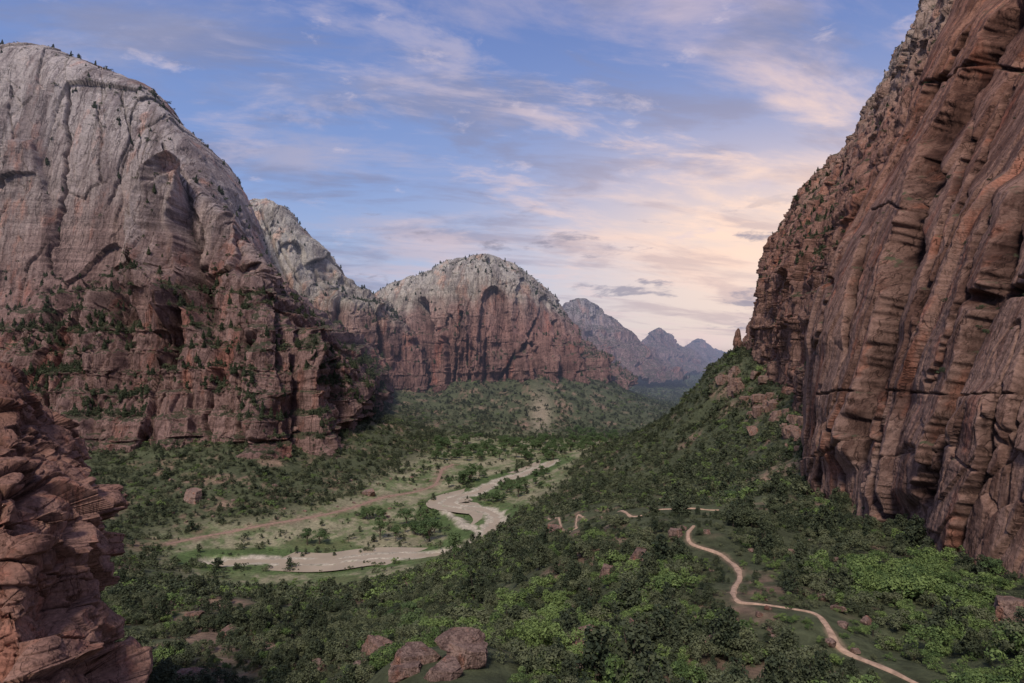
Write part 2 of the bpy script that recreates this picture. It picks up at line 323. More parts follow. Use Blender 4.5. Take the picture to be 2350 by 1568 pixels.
# ---------------------------------------------------------------- right walls
def featH(P):
    px,py=proj(P); d=np.zeros(px.shape); st=np.zeros(px.shape)
    n=pn(px/60,py/60,px*0)*9+pn(px/15,py/15,px*0)*4
    for poly,w,a,stp in (([(2345,20),(2255,190),(2185,330),(2125,520),(2085,700),(2030,880),(1995,1060)],26,-14,7),
                     ([(2365,420),(2300,620),(2235,800),(2170,980),(2120,1150)],14,-8,5),
                     ([(2005,540),(1965,680),(1950,800)],8,-6,2.5),([(2060,900),(2035,1050),(2045,1230)],6,-5,2),
                     ([(2330,900),(2270,1080),(2200,1290)],7,-6,2.5),([(2450,500),(2400,760),(2330,1000)],7,-8,2),
                     ([(1905,640),(1890,760),(1875,800)],6,-6,1.5),([(2260,300),(2190,520),(2130,760)],5,-4,2),([(2200,1000),(2160,1150),(2120,1280)],5,-4,1.5),([(2240,60),(2160,180),(2120,260)],7,-5,3),([(1900,990),(1890,1130)],4,-5,1.5),([(2300,480),(2210,760),(2140,900)],4,-3,1.5),([(2330,200),(2260,380),(2200,560)],4,-3,1.5),([(1960,880),(1945,1080),(1950,1200)],4,-3,1.2)):
        q=np.array(poly,float); o=np.argsort(q[:,1]); xl=np.interp(py,q[o,1],q[o,0])
        inside=ss(q[:,1].min()-30,q[:,1].min()+30,py)*(1-ss(q[:,1].max()-30,q[:,1].max()+30,py))
        u=px+n-xl; ww=w*(.6+.8*ss(-.4,.4,pn(py/90,py*0+w,py*0)))
        d+=inside*(a*(1-ss(ww*.3,ww,np.abs(u)))+stp*(u<0)*(1-ss(0,150,-u)))
        st=np.maximum(st,inside*(1-ss(ww*.55,ww*1.3,np.abs(u-.2*ww)))*min(1,.7+w/40))  # st: cleft darkness put into the colour, part shade, part varnish
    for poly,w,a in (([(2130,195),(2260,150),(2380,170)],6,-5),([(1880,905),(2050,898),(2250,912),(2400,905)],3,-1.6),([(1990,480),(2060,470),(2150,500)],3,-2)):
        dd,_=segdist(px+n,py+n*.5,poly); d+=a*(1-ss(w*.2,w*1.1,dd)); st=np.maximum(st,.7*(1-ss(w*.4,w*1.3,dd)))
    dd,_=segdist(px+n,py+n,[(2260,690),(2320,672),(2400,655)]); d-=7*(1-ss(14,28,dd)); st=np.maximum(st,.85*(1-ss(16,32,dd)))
    low=ss(920,1000,py); v,e=facets((px+.3*py)/70,py/150,px*0+3,1.2); d+=low*(1.2*v-1.0*(1-ss(0,.06,e)))
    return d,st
cliff('right_wall',[
 [(3000,1650,100),(2600,1600,112),(2350,1500,130),(2200,1450,150),(2060,1380,190),(1950,1300,235),(1870,1260,275),(1860,1180,330)],
 [(3000,1250,104),(2620,1250,116),(2365,1220,135),(2215,1200,155),(2075,1160,195),(1960,1120,240),(1870,1100,280),(1855,1060,338)],
 [(3000,1000,108),(2650,1000,120),(2380,1000,140),(2230,1000,160),(2090,1000,200),(1975,1000,245),(1872,1000,285),(1850,980,345)],
 [(3000,740,116),(2680,740,130),(2420,740,150),(2280,740,172),(2140,740,212),(2020,750,255),(1885,750,300),(1870,750,360)],
 [(3000,480,125),(2720,480,142),(2480,480,165),(2350,480,188),(2220,480,230),(2100,490,270),(1975,500,320),(1960,520,380)],
 [(3000,200,140),(2780,220,155),(2560,230,180),(2440,240,205),(2320,250,245),(2200,250,290),(2100,260,340),(2085,280,400)],
 [(3000,-100,155),(2850,-50,170),(2650,-30,200),(2530,-20,225),(2410,-10,265),(2290,0,310),(2200,0,360),(2190,20,420)],
 [(3100,-400,170),(2950,-350,190),(2750,-330,220),(2640,-320,245),(2520,-310,290),(2400,-300,340),(2310,-300,390),(2300,-280,450)]],
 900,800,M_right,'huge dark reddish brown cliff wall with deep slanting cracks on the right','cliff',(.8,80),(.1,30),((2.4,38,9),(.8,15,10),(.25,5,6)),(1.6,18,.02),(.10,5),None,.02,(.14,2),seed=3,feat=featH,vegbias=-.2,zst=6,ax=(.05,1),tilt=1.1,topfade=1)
cliff('right_ridge',[
 [(2100,1150,380),(1950,1110,420),(1870,1060,470),(1830,980,580),(1770,950,700),(1715,930,800),(1670,915,920),(1645,910,1020),(1680,900,1200)],
 [(2100,850,390),(1960,850,430),(1885,850,480),(1840,840,590),(1785,830,710),(1745,835,815),(1705,850,930),(1672,865,1030),(1700,870,1200)],
 [(2150,640,400),(1990,640,445),(1905,650,500),(1850,660,610),(1778,680,740),(1752,720,850),(1735,765,960),(1695,820,1060),(1715,850,1220)],
 [(2200,480,430),(2040,480,470),(1950,500,540),(1885,520,660),(1812,560,800),(1772,610,900),(1752,690,1000),(1732,750,1080),(1740,810,1240)],
 [(2250,100,480),(2150,80,540),(2095,130,620),(2015,260,720),(1950,365,800),(1865,445,900),(1806,495,1000),(1760,590,1100),(1760,700,1260)],
 [(2400,-300,520),(2250,-250,600),(2145,-50,700),(2075,130,800),(2000,250,860),(1940,355,950),(1850,446,1050),(1792,545,1150),(1768,690,1300)]],
 480,520,M_right2,'orange red stepped cliff behind the dark right wall, green ledges on its shoulder','cliff',(4,80),(2,30),((6,38,3.2),(3,13,3),(1.2,5,2)),(6,24,.05),(2.2,9),None,.4,(.9,5),seed=6,vegbias=.2,ax=(.5,.8),tilt=1.5,topfade=.8)
def featG(P):
    px,py=proj(P); return grooves(px+6*pn(px/20,py/20,px*0),py+8*pn(px/40,py/40,px*0+5),[([(0,1160),(90,1200),(120,1330)],6,-3),([(180,1100),(215,1180),(240,1220)],12,-4),([(60,1290),(160,1400),(200,1520)],3,-1.6),([(0,1010),(80,1030),(150,1080)],5,-2.5),([(20,1420),(130,1480),(260,1500)],3,-1.),([(0,1290),(80,1300),(190,1340)],3,-1),([(50,950),(90,1060),(80,1150)],4,-1.6),([(0,1125),(60,1130),(100,1110)],8,-2.5)])
cliff('near_left_rocks',[
 [(-400,2900,38),(0,2900,40),(150,2900,42),(300,2800,46),(380,2600,52),(390,2400,66)],
 [(-400,1800,42),(0,1800,43),(150,1750,45),(235,1700,50),(275,1640,58),(295,1600,75)],
 [(-400,1530,45),(0,1530,46),(110,1520,48),(170,1500,52),(215,1500,60),(222,1480,80)],
 [(-400,1390,47),(0,1390,48),(90,1390,51),(160,1390,56),(205,1390,63),(214,1380,84)],
 [(-400,1280,50),(0,1280,50),(90,1280,53),(152,1270,58),(205,1270,66),(215,1270,85)],
 [(-400,1170,52),(0,1170,53),(90,1170,57),(168,1160,62),(228,1160,72),(238,1170,92)],
 [(-400,1070,60),(0,1070,60),(60,1070,64),(125,1080,70),(182,1095,80),(194,1110,98)],
 [(-400,980,70),(0,980,70),(40,985,76),(80,990,82),(138,1000,90),(155,1010,105)],
 [(-400,890,82),(-50,880,82),(0,908,88),(28,940,94),(70,963,102),(115,980,112)]],
 640,600,M_near,'rough red sandstone outcrop close by at the left edge of the view','rock outcrop',(.7,14),(.15,6),((1.5,10,.6),(.5,4.,.45),(.10,1.4,.5)),(.6,7,.025),(.18,1.6),None,.1,(.05,.7),seed=4,feat=featG,vegbias=-.5,zst=1.5,ax=(1,1),tilt=1.6,topfade=1)
# ---------------------------------------------------------------- ground
GP=[(px,Y,z) for px,Y,z in [
 (-600,30,150),(400,30,150),(1175,30,148),(1900,30,150),(2900,30,155),
 (-600,80,120),(300,80,125),(650,90,124),(900,85,140),(1060,80,143),(1400,85,139),(1700,90,138),(2080,88,136.4),(2350,98,138),(2900,95,150),
 (1690,115,136),(1860,108,137),(1910,98,136.5),(1690,140,133.5),(1690,128,134.6),(1600,165,131),(1585,185,129),
 (300,150,107),(600,150,107),(900,150,114),(1300,150,121),(2000,140,131),(2350,130,134),(2200,150,130),(2060,190,124),(1950,240,119),(1870,275,117),
 (1325,240,114),(1450,290,107),(1650,300,108),(300,300,70),(600,300,66),(900,290,70),(1100,300,77),
 (300,430,30),(600,420,24),(850,400,33),(600,500,1),(800,520,0),(1000,480,19),(600,560,0),(1000,600,0),(1120,700,0),(800,700,3),(500,640,8),(300,650,18),(300,520,14),
 (1150,450,46),(1110,560,15),(1200,740,5),(1300,640,30),(1400,450,72),(1250,1000,0),(1150,900,0),(1100,800,0),(900,950,10),(700,820,24),(300,800,42),(-200,800,48),(600,800,36),(620,850,44),(750,950,40),(-200,500,50),(-200,300,80),
 (850,1150,43),(950,1200,20),(1000,1500,25),(950,1650,60),(1010,1640,50),(1080,1650,80),(1150,1650,60),(1215,1660,84),(1330,1740,72),(1400,1860,66),(1240,1450,10),(1300,1250,0),(1150,1200,0),(1400,1500,-2),(1450,2000,25),(1530,2400,-28),(1550,3500,-40),(1600,4200,-45),
 (1860,400,115),(1850,600,138),(1700,780,128),(1640,950,148),(1600,1000,92),(1500,1050,50),(1400,1080,15),(1600,750,77),(1450,800,38),(1300,850,8),(1700,500,86),(1500,520,68),
 (1500,1500,-5),(1600,1500,0),(1750,1500,40),(1650,1300,30),(1200,3000,40),(1200,6000,0),(1600,6000,-40),(2500,3000,100),(2500,6000,100),(0,3000,100),(0,6000,50),(1600,12000,-40),(0,12000,0),(2500,12000,0),
 (2600,300,140),(2600,600,150),(2600,1200,150),(-200,1500,60)]]
_c=np.array([(2*(p-1175)/F,math.log(Y)) for p,Y,z in GP]); _z=np.array([z for _,_,z in GP],float)
def _phi(r): return r*r*np.log(r+1e-9)
_D=np.linalg.norm(_c[:,None]-_c[None],axis=-1); N=len(_c)
_A=np.zeros((N+3,N+3)); _A[:N,:N]=_phi(_D)+np.eye(N)*2e-4; _A[:N,N]=1;_A[:N,N+1:]=_c;_A[N,:N]=1;_A[N+1:,:N]=_c.T
_w=np.linalg.solve(_A,np.concatenate([_z,np.zeros(3)]))
def H0(x,y):
    x=np.asarray(x,float);y=np.asarray(y,float)
    a=2*np.clip(x/np.maximum(y,1),-1.3,1.3); b=np.log(np.clip(y,25,13000))
    r=np.full(x.shape,_w[N])+_w[N+1]*a+_w[N+2]*b
    for i in range(N): r+=_w[i]*_phi(np.hypot(a-_c[i,0],b-_c[i,1]))
    return r
RIV=[(490,1292),(520,1291),(620,1284),(740,1288),(860,1274),(1000,1274),(1075,1258),(1108,1235),(1128,1212),(1140,1190),(1118,1170),(1070,1163),(1028,1156),(1045,1141),(1100,1126),(1140,1106),(1200,1088),(1245,1070),(1280,1054)]
RIVW=np.array([((px-1175)/F*(CZ*F/(py-784)),CZ*F/(py-784)) for px,py in RIV])
RIVS=crom(RIVW,120,0)
RIV2=[(1020,1168),(1050,1190),(1075,1208),(1105,1225)]
RIV2W=np.array([((px-1175)/F*(CZ*F/(py-784)),CZ*F/(py-784)) for px,py in RIV2])
def rivdist(x,y):
    a,t=segdist(np.asarray(x,float),np.asarray(y,float),RIVS[::3]); b,_=segdist(np.asarray(x,float),np.asarray(y,float),RIV2W)
    return np.minimum(a,b+5),t
def H(x,y):
    x=np.asarray(x,float);y=np.asarray(y,float)
    z=H0(x,y); m=.06+.94*ss(3,30,np.abs(z))
    z=z+m*(5*fbm(x/70,y/70,x*0+2.2,3)*ss(60,250,y)+1.1*fbm(x/16,y/16,x*0+7,2))+ss(1300,2500,y)*8*fbm(x/150,y/150,x*0,3)
    d,_=rivdist(x,y); d=np.abs(d+4*fbm(x/26,y/26,x*0+4,3))
    k=1-ss(8,14,d); zb=-1.55+1.2*ss(0,8,d)+.9*fbm(x/28,y/8,x*0+3,3)
    near=(z<14)
    z=np.where(near,z*(1-k)+zb*k,z)
    return z
YS=np.exp(np.linspace(math.log(18),math.log(6000),2600))
def hit(px,py):
    x=(px-1175)/F*YS; g=H(x,YS); ln=CZ-(py-784)/F*YS
    i=np.argmax(g>=ln); Y=YS[i]
    return ((px-1175)/F*Y,Y,float(g[i]))
TR1=[(2110,1575),(2080,1560),(1990,1520),(1925,1485),(1900,1440),(1870,1410),(1800,1396),(1740,1388),(1692,1380),(1684,1355),(1698,1325),(1686,1298),(1660,1278),(1610,1258),(1582,1244),(1580,1222),(1592,1208)]
TR2=[(1258,1190),(1285,1200),(1320,1215),(1322,1200),(1335,1186),(1380,1186),(1440,1180),(1520,1170),(1590,1168),(1650,1172)]
ROAD=[(380,1250),(470,1232),(560,1215),(700,1190),(800,1168),(880,1142),(950,1130),(995,1115),(1008,1095),(1016,1078),(1040,1066)]
def polyw(pts,n):
    A=np.array([hit(*p)[:2] for p in pts]); return crom(A,n,0)
T1=polyw(TR1,160);T2=polyw(TR2,110);RD=polyw(ROAD,160)
aa=np.concatenate([np.linspace(-1.7,-.95,60)[:-1],np.linspace(-.95,.95,800),np.linspace(.95,1.7,60)[1:]])
yy=np.exp(np.linspace(math.log(14),math.log(14000),980))
AA,YY=np.meshgrid(aa,yy); XX=AA*YY; ZZ=H(XX,YY)
px_,py_=proj(np.stack([XX,YY,ZZ],-1))
rd,_=rivdist(XX,YY); rdn=np.abs(rd+4*fbm(XX/26,YY/26,XX*0+4,3))
soil=np.array([.22,.145,.098]); scrub=np.array([.078,.085,.043]); meadow=np.array([.275,.24,.145]); sand=np.array([.45,.38,.285]); grass=np.array([.10,.14,.048])
n1=fbm(XX/45,YY/45,XX*0+1,4); n2=fbm(XX/9,YY/9,XX*0+1,3)
def lerp(a,b,t): return a+(b-a)*t[...,None]
c=lerp(np.broadcast_to(soil,XX.shape+(3,)),scrub,ss(-.55,.15,n1+n2*.6+.15*ss(200,900,YY)+.15*(px_>1400)+.1))
fl=(1-ss(3,14,ZZ))*ss(440,500,YY)*(1-ss(1150,1400,YY))
c=lerp(c,meadow,fl*ss(-.55,.0,n1+.1)); c=lerp(c,grass,fl*ss(-.25,.3,n2*.8-n1)*.75)
fan=np.exp(-((px_-1240)/24)**2-((YY-1480)/110)**2)
c=lerp(c,np.array([.27,.215,.145]),np.clip(fan*1.2,0,1)*ss(-.4,.2,n1+.3))
c=lerp(c,grass*.9,(1-ss(6,15,np.abs(rdn-21+n2*5)))*(ZZ<8)*ss(-.9,-.1,n1))
c=lerp(c,sand,(1-ss(9,13,rdn+n2*4))*(ZZ<8))
t1,_=segdist(XX,YY,T1[::2]);t2,_=segdist(XX,YY,T2[::2]); tr=np.minimum(t1,t2)
c=lerp(c,scrub,ss(-.3,.2,n2+.2)*(1-ss(6,16,tr))*.7)
c=lerp(c,np.array([.33,.215,.145]),(1-ss(.3,1.2,tr+n2*.8))*.5)
r3,_=segdist(XX,YY,RD[::2]); c=lerp(c,np.array([.27,.17,.12]),(1-ss(2,9,r3+n2*6))*.6)
m,T=newmat('ground_soil_and_scrub'); 
at=T.new('ShaderNodeAttribute',attribute_name='Col'); geo=T.new('ShaderNodeNewGeometry'); pos=geo.outputs['Position']
na=T.noise(pos,.35,8,.75); nb=T.noise(pos,.04,7,.7)
v=T.math('MULTIPLY',T.mr(na,.3,.7,.45,1.5,False),T.mr(nb,.3,.7,.7,1.3,False))
cc=T.mix(1,at.outputs['Color'],T.grey(v),'MULTIPLY')
sep=T.new('ShaderNodeSeparateXYZ'); T.l.new(pos,sep.inputs[0])
far=T.mr(sep.outputs[1],1500.,2400.)
tex=T.mr(T.noise(pos,.07,8,.8),.45,.6,0,.8)
cc=T.mix(T.math('MULTIPLY',far,tex),cc,(.04,.056,.03))
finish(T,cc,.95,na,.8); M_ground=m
C4=np.concatenate([np.clip(c,0,1),np.ones(c.shape[:2]+(1,))],-1).astype(np.float32)
me=mesh_np('ground',np.stack([XX,YY,ZZ],-1).reshape(-1,3),grid_faces(*XX.shape),M_ground,{'Col':('FLOAT_COLOR',C4.reshape(-1,4))})
tag(link('ground',me),'scrubby green and brown valley floor and slopes','ground',None,'structure')
def ribbon(name,pl,w,lift,mat,label,cat,cross=7,flat=None,wob=0,edge=0.):
    t=np.gradient(pl,axis=0); t/=np.linalg.norm(t,axis=1)[:,None]+1e-9; nn=np.stack([-t[:,1],t[:,0]],1)
    o=np.linspace(-1,1,cross); ww=w*(1+wob*pn(pl[:,0]/5,pl[:,1]/5,pl[:,0]*0))
    P=pl[:,None,:]+nn[:,None,:]*(o[None,:,None]*ww[:,None,None])
    z=H(P[...,0],P[...,1])+lift-edge*(o**4)[None,:] if flat is None else np.full(P.shape[:2],flat)
    me=mesh_np(name,np.concatenate([P,z[...,None]],-1).reshape(-1,3),grid_faces(len(pl),cross),mat)
    return tag(link(name,me),label,cat,None,'structure')
def simple(name,colr,var=.3,scale=1.,rough=.9,spec=.2,bd=.05):
    m,T=newmat(name); geo=T.new('ShaderNodeNewGeometry'); n=T.noise(geo.outputs['Position'],scale,6,.65)
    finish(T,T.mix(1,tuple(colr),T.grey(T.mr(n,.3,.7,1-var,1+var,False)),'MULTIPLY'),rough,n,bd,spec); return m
M_trail=simple('orange_tan_dirt',(.43,.28,.19),.35,.9); M_road=simple('red_road',(.29,.18,.13),.3,.3)
M_water=simple('muddy_water',(.39,.305,.21),.12,.05,.45,.2,.02)
T1d=crom(T1,500,0);T2d=crom(T2,300,0)
ribbon('footpath',T1d,.55,.24,M_trail,'pale dirt footpath winding down through the shrubs at lower right','footpath',wob=.6,edge=.25)
ribbon('footpath',T2d,.55,.28,M_trail,'pale dirt footpath crossing the middle of the slope','footpath',wob=.8,edge=.3)
ribbon('road',RD,2.0,.3,M_road,'narrow reddish road along the foot of the left cliff','road',edge=.3)
ribbon('river',RIVS,24,-.78,M_water,'shallow muddy river bending across the valley floor','river',9,flat=-.78)
# ---------------------------------------------------------------- foliage
def leafmat(name,c1,c2,c3):
    m,T=newmat(name); oi=T.new('ShaderNodeObjectInfo'); geo=T.new('ShaderNodeNewGeometry')
    n=T.noise(geo.outputs['Position'],.9,3,.6)
    a=T.mix(oi.outputs['Random'],c1,c2); a=T.mix(T.mr(n,.45,.7),a,c3)
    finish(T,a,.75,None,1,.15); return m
L_dark=leafmat('juniper_needles',(.030,.041,.023),(.066,.075,.04),(.09,.10,.048))
L_olive=leafmat('scrub_leaves',(.052,.064,.033),(.125,.13,.068),(.145,.155,.075))
L_bright=leafmat('oak_leaves',(.06,.095,.031),(.15,.20,.06),(.19,.245,.078))
L_cotton=leafmat('cottonwood_leaves',(.055,.09,.035),(.10,.14,.055),(.12,.165,.062))
M_bark=simple('bark',(.11,.08,.06),.3,6.)
def crown_geo(lumps,n,size,seed,flat=.0):
    r=np.random.RandomState(seed); w=np.array([l[3]**2 for l in lumps]); idx=r.choice(len(lumps),n,p=w/w.sum())
    L=np.array(lumps); d=r.normal(size=(n,3)); d/=np.linalg.norm(d,axis=1)[:,None]; d[:,2]=np.where(d[:,2]<-.3,-d[:,2],d[:,2])
    rad=L[idx,3]*(1.08-.5*r.rand(n)**1.6); rz=L[idx,4]
    c=L[idx,:3]+d*rad[:,None]*np.stack([np.ones(n),np.ones(n),rz],1)
    nrm=d+r.normal(size=(n,3))*.6; nrm/=np.linalg.norm(nrm,axis=1)[:,None]
    t=np.cross(nrm,r.normal(size=(n,3))); t/=np.linalg.norm(t,axis=1)[:,None]; b=np.cross(nrm,t)
    s=size*r.uniform(.5,1.5,n)[:,None]
    V=np.stack([c-t*s*.5,c+b*s*.32-nrm*s*.1,c+t*s*.5,c-b*s*.32-nrm*s*.1],1).reshape(-1,3)
    return V,np.arange(n*4).reshape(n,4)
def limb_geo(segs):
    V=[];Fc=[]
    for (a,b,ra,rb) in segs:
        a=np.array(a,float);b=np.array(b,float);d=b-a;d/=np.linalg.norm(d)+1e-9
        u=np.cross(d,[.3,.9,.1]);u/=np.linalg.norm(u);v=np.cross(d,u);k=len(V)
        for c,rr in ((a,ra),(b,rb)):
            for i in range(6):
                an=i*math.pi/3; V.append(c+rr*(u*math.cos(an)+v*math.sin(an)))
        for i in range(6): j=(i+1)%6; Fc.append((k+i,k+j,k+6+j,k+6+i))
    return np.array(V),np.array(Fc)
def lumps_for(kind,r):
    L=[]
    if kind=='bush':
        L.append((0,0,.42,.28,1.1))
        for i in range(r.randint(8,14)):
            a=r.rand()*6.28; d=r.uniform(.22,.62); L.append((d*math.cos(a),d*math.sin(a),r.uniform(.12,.78)*(1.1-d*.6),r.uniform(.09,.22),r.uniform(.8,1.2)))
    elif kind=='juniper':
        for i in range(13):
            t=i/12; a=i*2.4+r.rand(); d=(1-t*.7)*.3*r.uniform(.3,1.2); L.append((d*math.cos(a),d*math.sin(a),.18+.72*t,.19*(1-t*.6)*r.uniform(.7,1.3),1.2))
    elif kind=='cotton':
        for i in range(15):
            a=r.rand()*6.28; t=r.rand(); d=r.uniform(.1,.46)*(1-.5*t); L.append((d*math.cos(a),d*math.sin(a),.32+.56*t,r.uniform(.08,.17),.85))
    elif kind=='spire':
        for i in range(10):
            t=i/9; a=i*2.4; d=.05*(1-t); L.append((d*math.cos(a),d*math.sin(a),.12+.85*t,(.17*(1-t)+.025)*r.uniform(.75,1.2),1.))
    return L
def limbs_for(kind,L,r):
    h={'bush':.25,'juniper':.45,'cotton':.4,'spire':.9}[kind]; rr={'bush':.02,'juniper':.03,'cotton':.028,'spire':.018}[kind]
    S=[((0,0,-.08),(r.uniform(-.02,.02),0,h),rr,rr*.6)]
    for l in L[::2]: S.append(((0,0,h*r.uniform(.3,.9)),l[:3],rr*.45,rr*.15))
    return S
PRO={}; NV=5
spec={'bush_olive':('bush',L_olive),'bush_bright':('bush',L_bright),'juniper':('juniper',L_dark),'cotton':('cotton',L_cotton),'spire':('spire',L_dark),'bush_dark':('bush',L_dark)}
for k,(sh,mat) in spec.items():
    for v in range(NV):
        r=np.random.RandomState(v*7+len(k)); L=lumps_for(sh,r)
        Vh,Fh=crown_geo(L,1500,.062 if sh!='cotton' else .05,v+3)
        Vl,Fl=crown_geo(L,170,.15 if sh!='cotton' else .11,v+3)
        Vt,Ft=limb_geo(limbs_for(sh,L,r))
        crown=mesh_np('crown',Vh,Fh,mat,smooth=False); trunk=mesh_np('trunk',Vt,Ft,M_bark)
        def both(V,Fq):
            me=mesh_np('foliage',np.concatenate([V,Vt]),np.concatenate([Fq,Ft+len(V)]),[mat,M_bark],smooth=False)
            mi=np.zeros(len(Fq)+len(Ft),dtype=np.int32); mi[len(Fq):]=1; me.polygons.foreach_set('material_index',mi); return me
        PRO[(k,v)]=dict(crown=crown,trunk=trunk,hi=bpy.data.objects.new('proto',both(Vh,Fh)),lo=bpy.data.objects.new('proto',both(Vl,Fl)))
def scatter(n,ylo,yhi,spx=(-60,2410)):
    Y=np.sqrt(RS.uniform(ylo**2,yhi**2,n)); px=RS.uniform(spx[0],spx[1],n); x=(px-1175)/F*Y
    return x,Y
T1P=np.array(TR1,float);T2P=np.array(TR2,float)
recs=[]
def addveg(x,Y,hmin,hmax,dens,kindf,pw=1.8):
    z=H(x,Y); px,py=proj(np.stack([x,Y,z],-1))
    n=fbm(x/40,Y/40,x*0+11,3); nf=fbm(x/12,Y/12,x*0+21,2); d,_=rivdist(x,Y)
    a,_=segdist(x,Y,T1[::3]); b,_=segdist(x,Y,T2[::3]); e,_=segdist(x,Y,RD[::3])
    hh=hmin+(hmax-hmin)*RS.rand(len(x))**pw*(.75+.5*ss(-.3,.3,nf))
    hh=np.where(a<9,np.minimum(hh,.7+a*.22),hh)
    hp=hh/Y*F
    s1,_=segdist(px,py-hp*.45,T1P); s2,_=segdist(px,py-hp*.5,T2P); s3,_=segdist(px,py-hp*.45,np.array(ROAD,float))
    keep=RS.rand(len(x))<.05
    ok=(a>1.2)&(b>1.5)&(e>4)&(d>13)&(py<1800)&(px>-150)&(px<2500)
    ok&=~((s1<hp*.7+3)&(a<40)&~keep)&~((s2<hp*.8+3)&(b<260)&~keep)&~((s3<hp*.6+2)&(e<50)&(Y>500)&~keep)
    flo=(z<7)&(Y>430)&(Y<1250)
    p=np.where(flo,.25*ss(-.05,.35,n)+.03+.25*(d<32)*(nf>0)+.25*(py<1110)*(px<1010),1.)*dens(n,px,py,Y,z)
    ok&=RS.rand(len(x))<p
    ok&=~((np.abs(x+10)<10.)&(Y>56)&(Y<86))
    for i in np.nonzero(ok)[0]:
        k=kindf(px[i],py[i],Y[i],z[i],n[i]+.5*nf[i])
        s=hh[i]*(1.3 if k=='juniper' else 1)
        recs.append((k,RS.randint(NV),x[i],Y[i],z[i],s))
def kf(px,py,Y,z,n):
    r=RS.rand()
    if py>1230 and px>1150:
        q=.32+.8*n+(.22 if px>1900 else 0)
        if Y>170: q-=.2
        if r<q: return 'bush_bright'
        return 'bush_olive' if RS.rand()<.65 else 'juniper'
    if 850<px<1150 and py>1290 and r<.35: return 'bush_bright'
    if r<.12: return 'bush_bright'
    if r<.38: return 'juniper'
    return 'bush_olive' if r<.8 else 'bush_dark'
x,Y=scatter(6400,52,230); addveg(x,Y,.9,5.6,lambda n,px,py,Y,z:ss(-.5,.05,n)*.68+.3,kf,2.3)
x,Y=scatter(150,60,330,(820,2400)); addveg(x,Y,4.5,8.5,lambda n,px,py,Y,z:.55+0*n,lambda px,py,Y,z,n:'juniper' if RS.rand()<.6 else ('cotton' if RS.rand()<.5 else 'bush_dark'),1.5)
x,Y=scatter(17500,230,560); addveg(x,Y,1.3,6.,lambda n,px,py,Y,z:ss(-.45,.2,n)*.65+.22,kf,2.)
def kf2(px,py,Y,z,n):
    r=RS.rand(); return 'bush_bright' if r<.10 else ('juniper' if r<.38 else ('bush_olive' if r<.8 else 'bush_dark'))
x,Y=scatter(40000,560,1300,(200,1950)); addveg(x,Y,1.8,7,lambda n,px,py,Y,z:np.clip(ss(-.5,.2,n)*.6+.24+.12*(px>1330)*(z>18),0,1),kf2,2.4)
x,Y=scatter(30000,1250,2600,(820,1680)); addveg(x,Y,3,8,lambda n,px,py,Y,z:ss(-.4,.3,n)*.55+.22*(abs(px-1240)>30),kf2,2)
x,Y=scatter(10000,2600,5200,(1250,1680)); addveg(x,Y,7,13,lambda n,px,py,Y,z:.8+0*n,kf2)
for i in range(210):
    px=RS.uniform(1000,1420); py=RS.uniform(1010,1058)+ (0 if px<1300 else -18); xx,y2,z2=hit(px,py); 
    if z2<16: recs.append(('cotton',RS.randint(NV),xx,y2,z2,RS.uniform(9,18)))
for i in range(90):
    c0=[(1075,1105,30,12),(1200,1125,40,14),(960,1225,50,18),(1040,1285,30,12),(1235,1090,30,8),(860,1190,40,8),(1150,1150,20,6),(1265,1065,30,8)][RS.randint(8)]
    px=c0[0]+RS.normal()*c0[2]*.6; py=c0[1]+RS.normal()*c0[3]*.5; xx,y2,z2=hit(px,py); dd=rivdist(np.array([xx]),np.array([y2]))[0][0]
    if z2<9 and dd>14 and y2>450: recs.append(('cotton',RS.randint(NV),xx,y2,z2,RS.uniform(5,13)))
for nm,cnt,hm in (('left_massif',6200,(4,13)),('middle_left_peak',700,(6,11)),('middle_butte',1100,(6,11)),('right_ridge',1900,(2.2,7)),('right_wall',90,(1.2,4)),('near_left_rocks',14,(.4,.9))):
    P,nz,sm=[(p,q,s) for a,p,q,s in CLIFFS if a==nm][0]
    R,C=nz.shape; f=fbm(P[...,0]/90,P[...,1]/90,P[...,2]/60,2)
    wgt=np.clip(nz-.25,0,1)*ss(-.3,.35,f)*np.maximum(sm,.2 if nm=='left_massif' else .4); wgt[-int(R*.13):]*=.12; wgt[-int(R*.05):]=0
    if nm=='left_massif':
        a,b=proj(P)
        for q in ([(345,440),(325,540),(290,680),(200,820)],[(490,640),(450,720),(400,830)],[(0,640),(150,650),(330,640)],[(580,790),(560,930)],[(120,680),(140,800),(100,930)]):
            dd,_=segdist(a,b,q); wgt+=.24*(1-ss(10,30,dd))*np.clip(nz+.15,0,1)
        wgt*=1+2*ss(0,60,b-820)
    if nm=='right_ridge':
        a,b=proj(P); wgt*=1+3*(1-ss(60,160,np.hypot(a-1900,b-520)))
    if nm=='right_wall':
        a,b=proj(P); wgt*=.3+2*(1-ss(60,200,np.hypot(a-2300,b-900)))
    e=np.linalg.norm(np.cross(np.gradient(P,axis=1),np.gradient(P,axis=0)),axis=-1); wgt=(wgt*e).ravel(); 
    idx=RS.choice(R*C,cnt,p=wgt/wgt.sum()); pp=P.reshape(-1,3)[idx]
    for q in pp:
        r=RS.rand(); k='spire' if (r<.35 and nm in('left_massif','middle_left_peak','right_ridge','middle_butte')) else ('bush_dark' if r<.7 else 'bush_olive')
        recs.append((k,RS.randint(NV),q[0],q[1],q[2]-.3,(hm[0]+(hm[1]-hm[0])*RS.rand()**1.6)*(1.3 if k=='spire' else .65)))
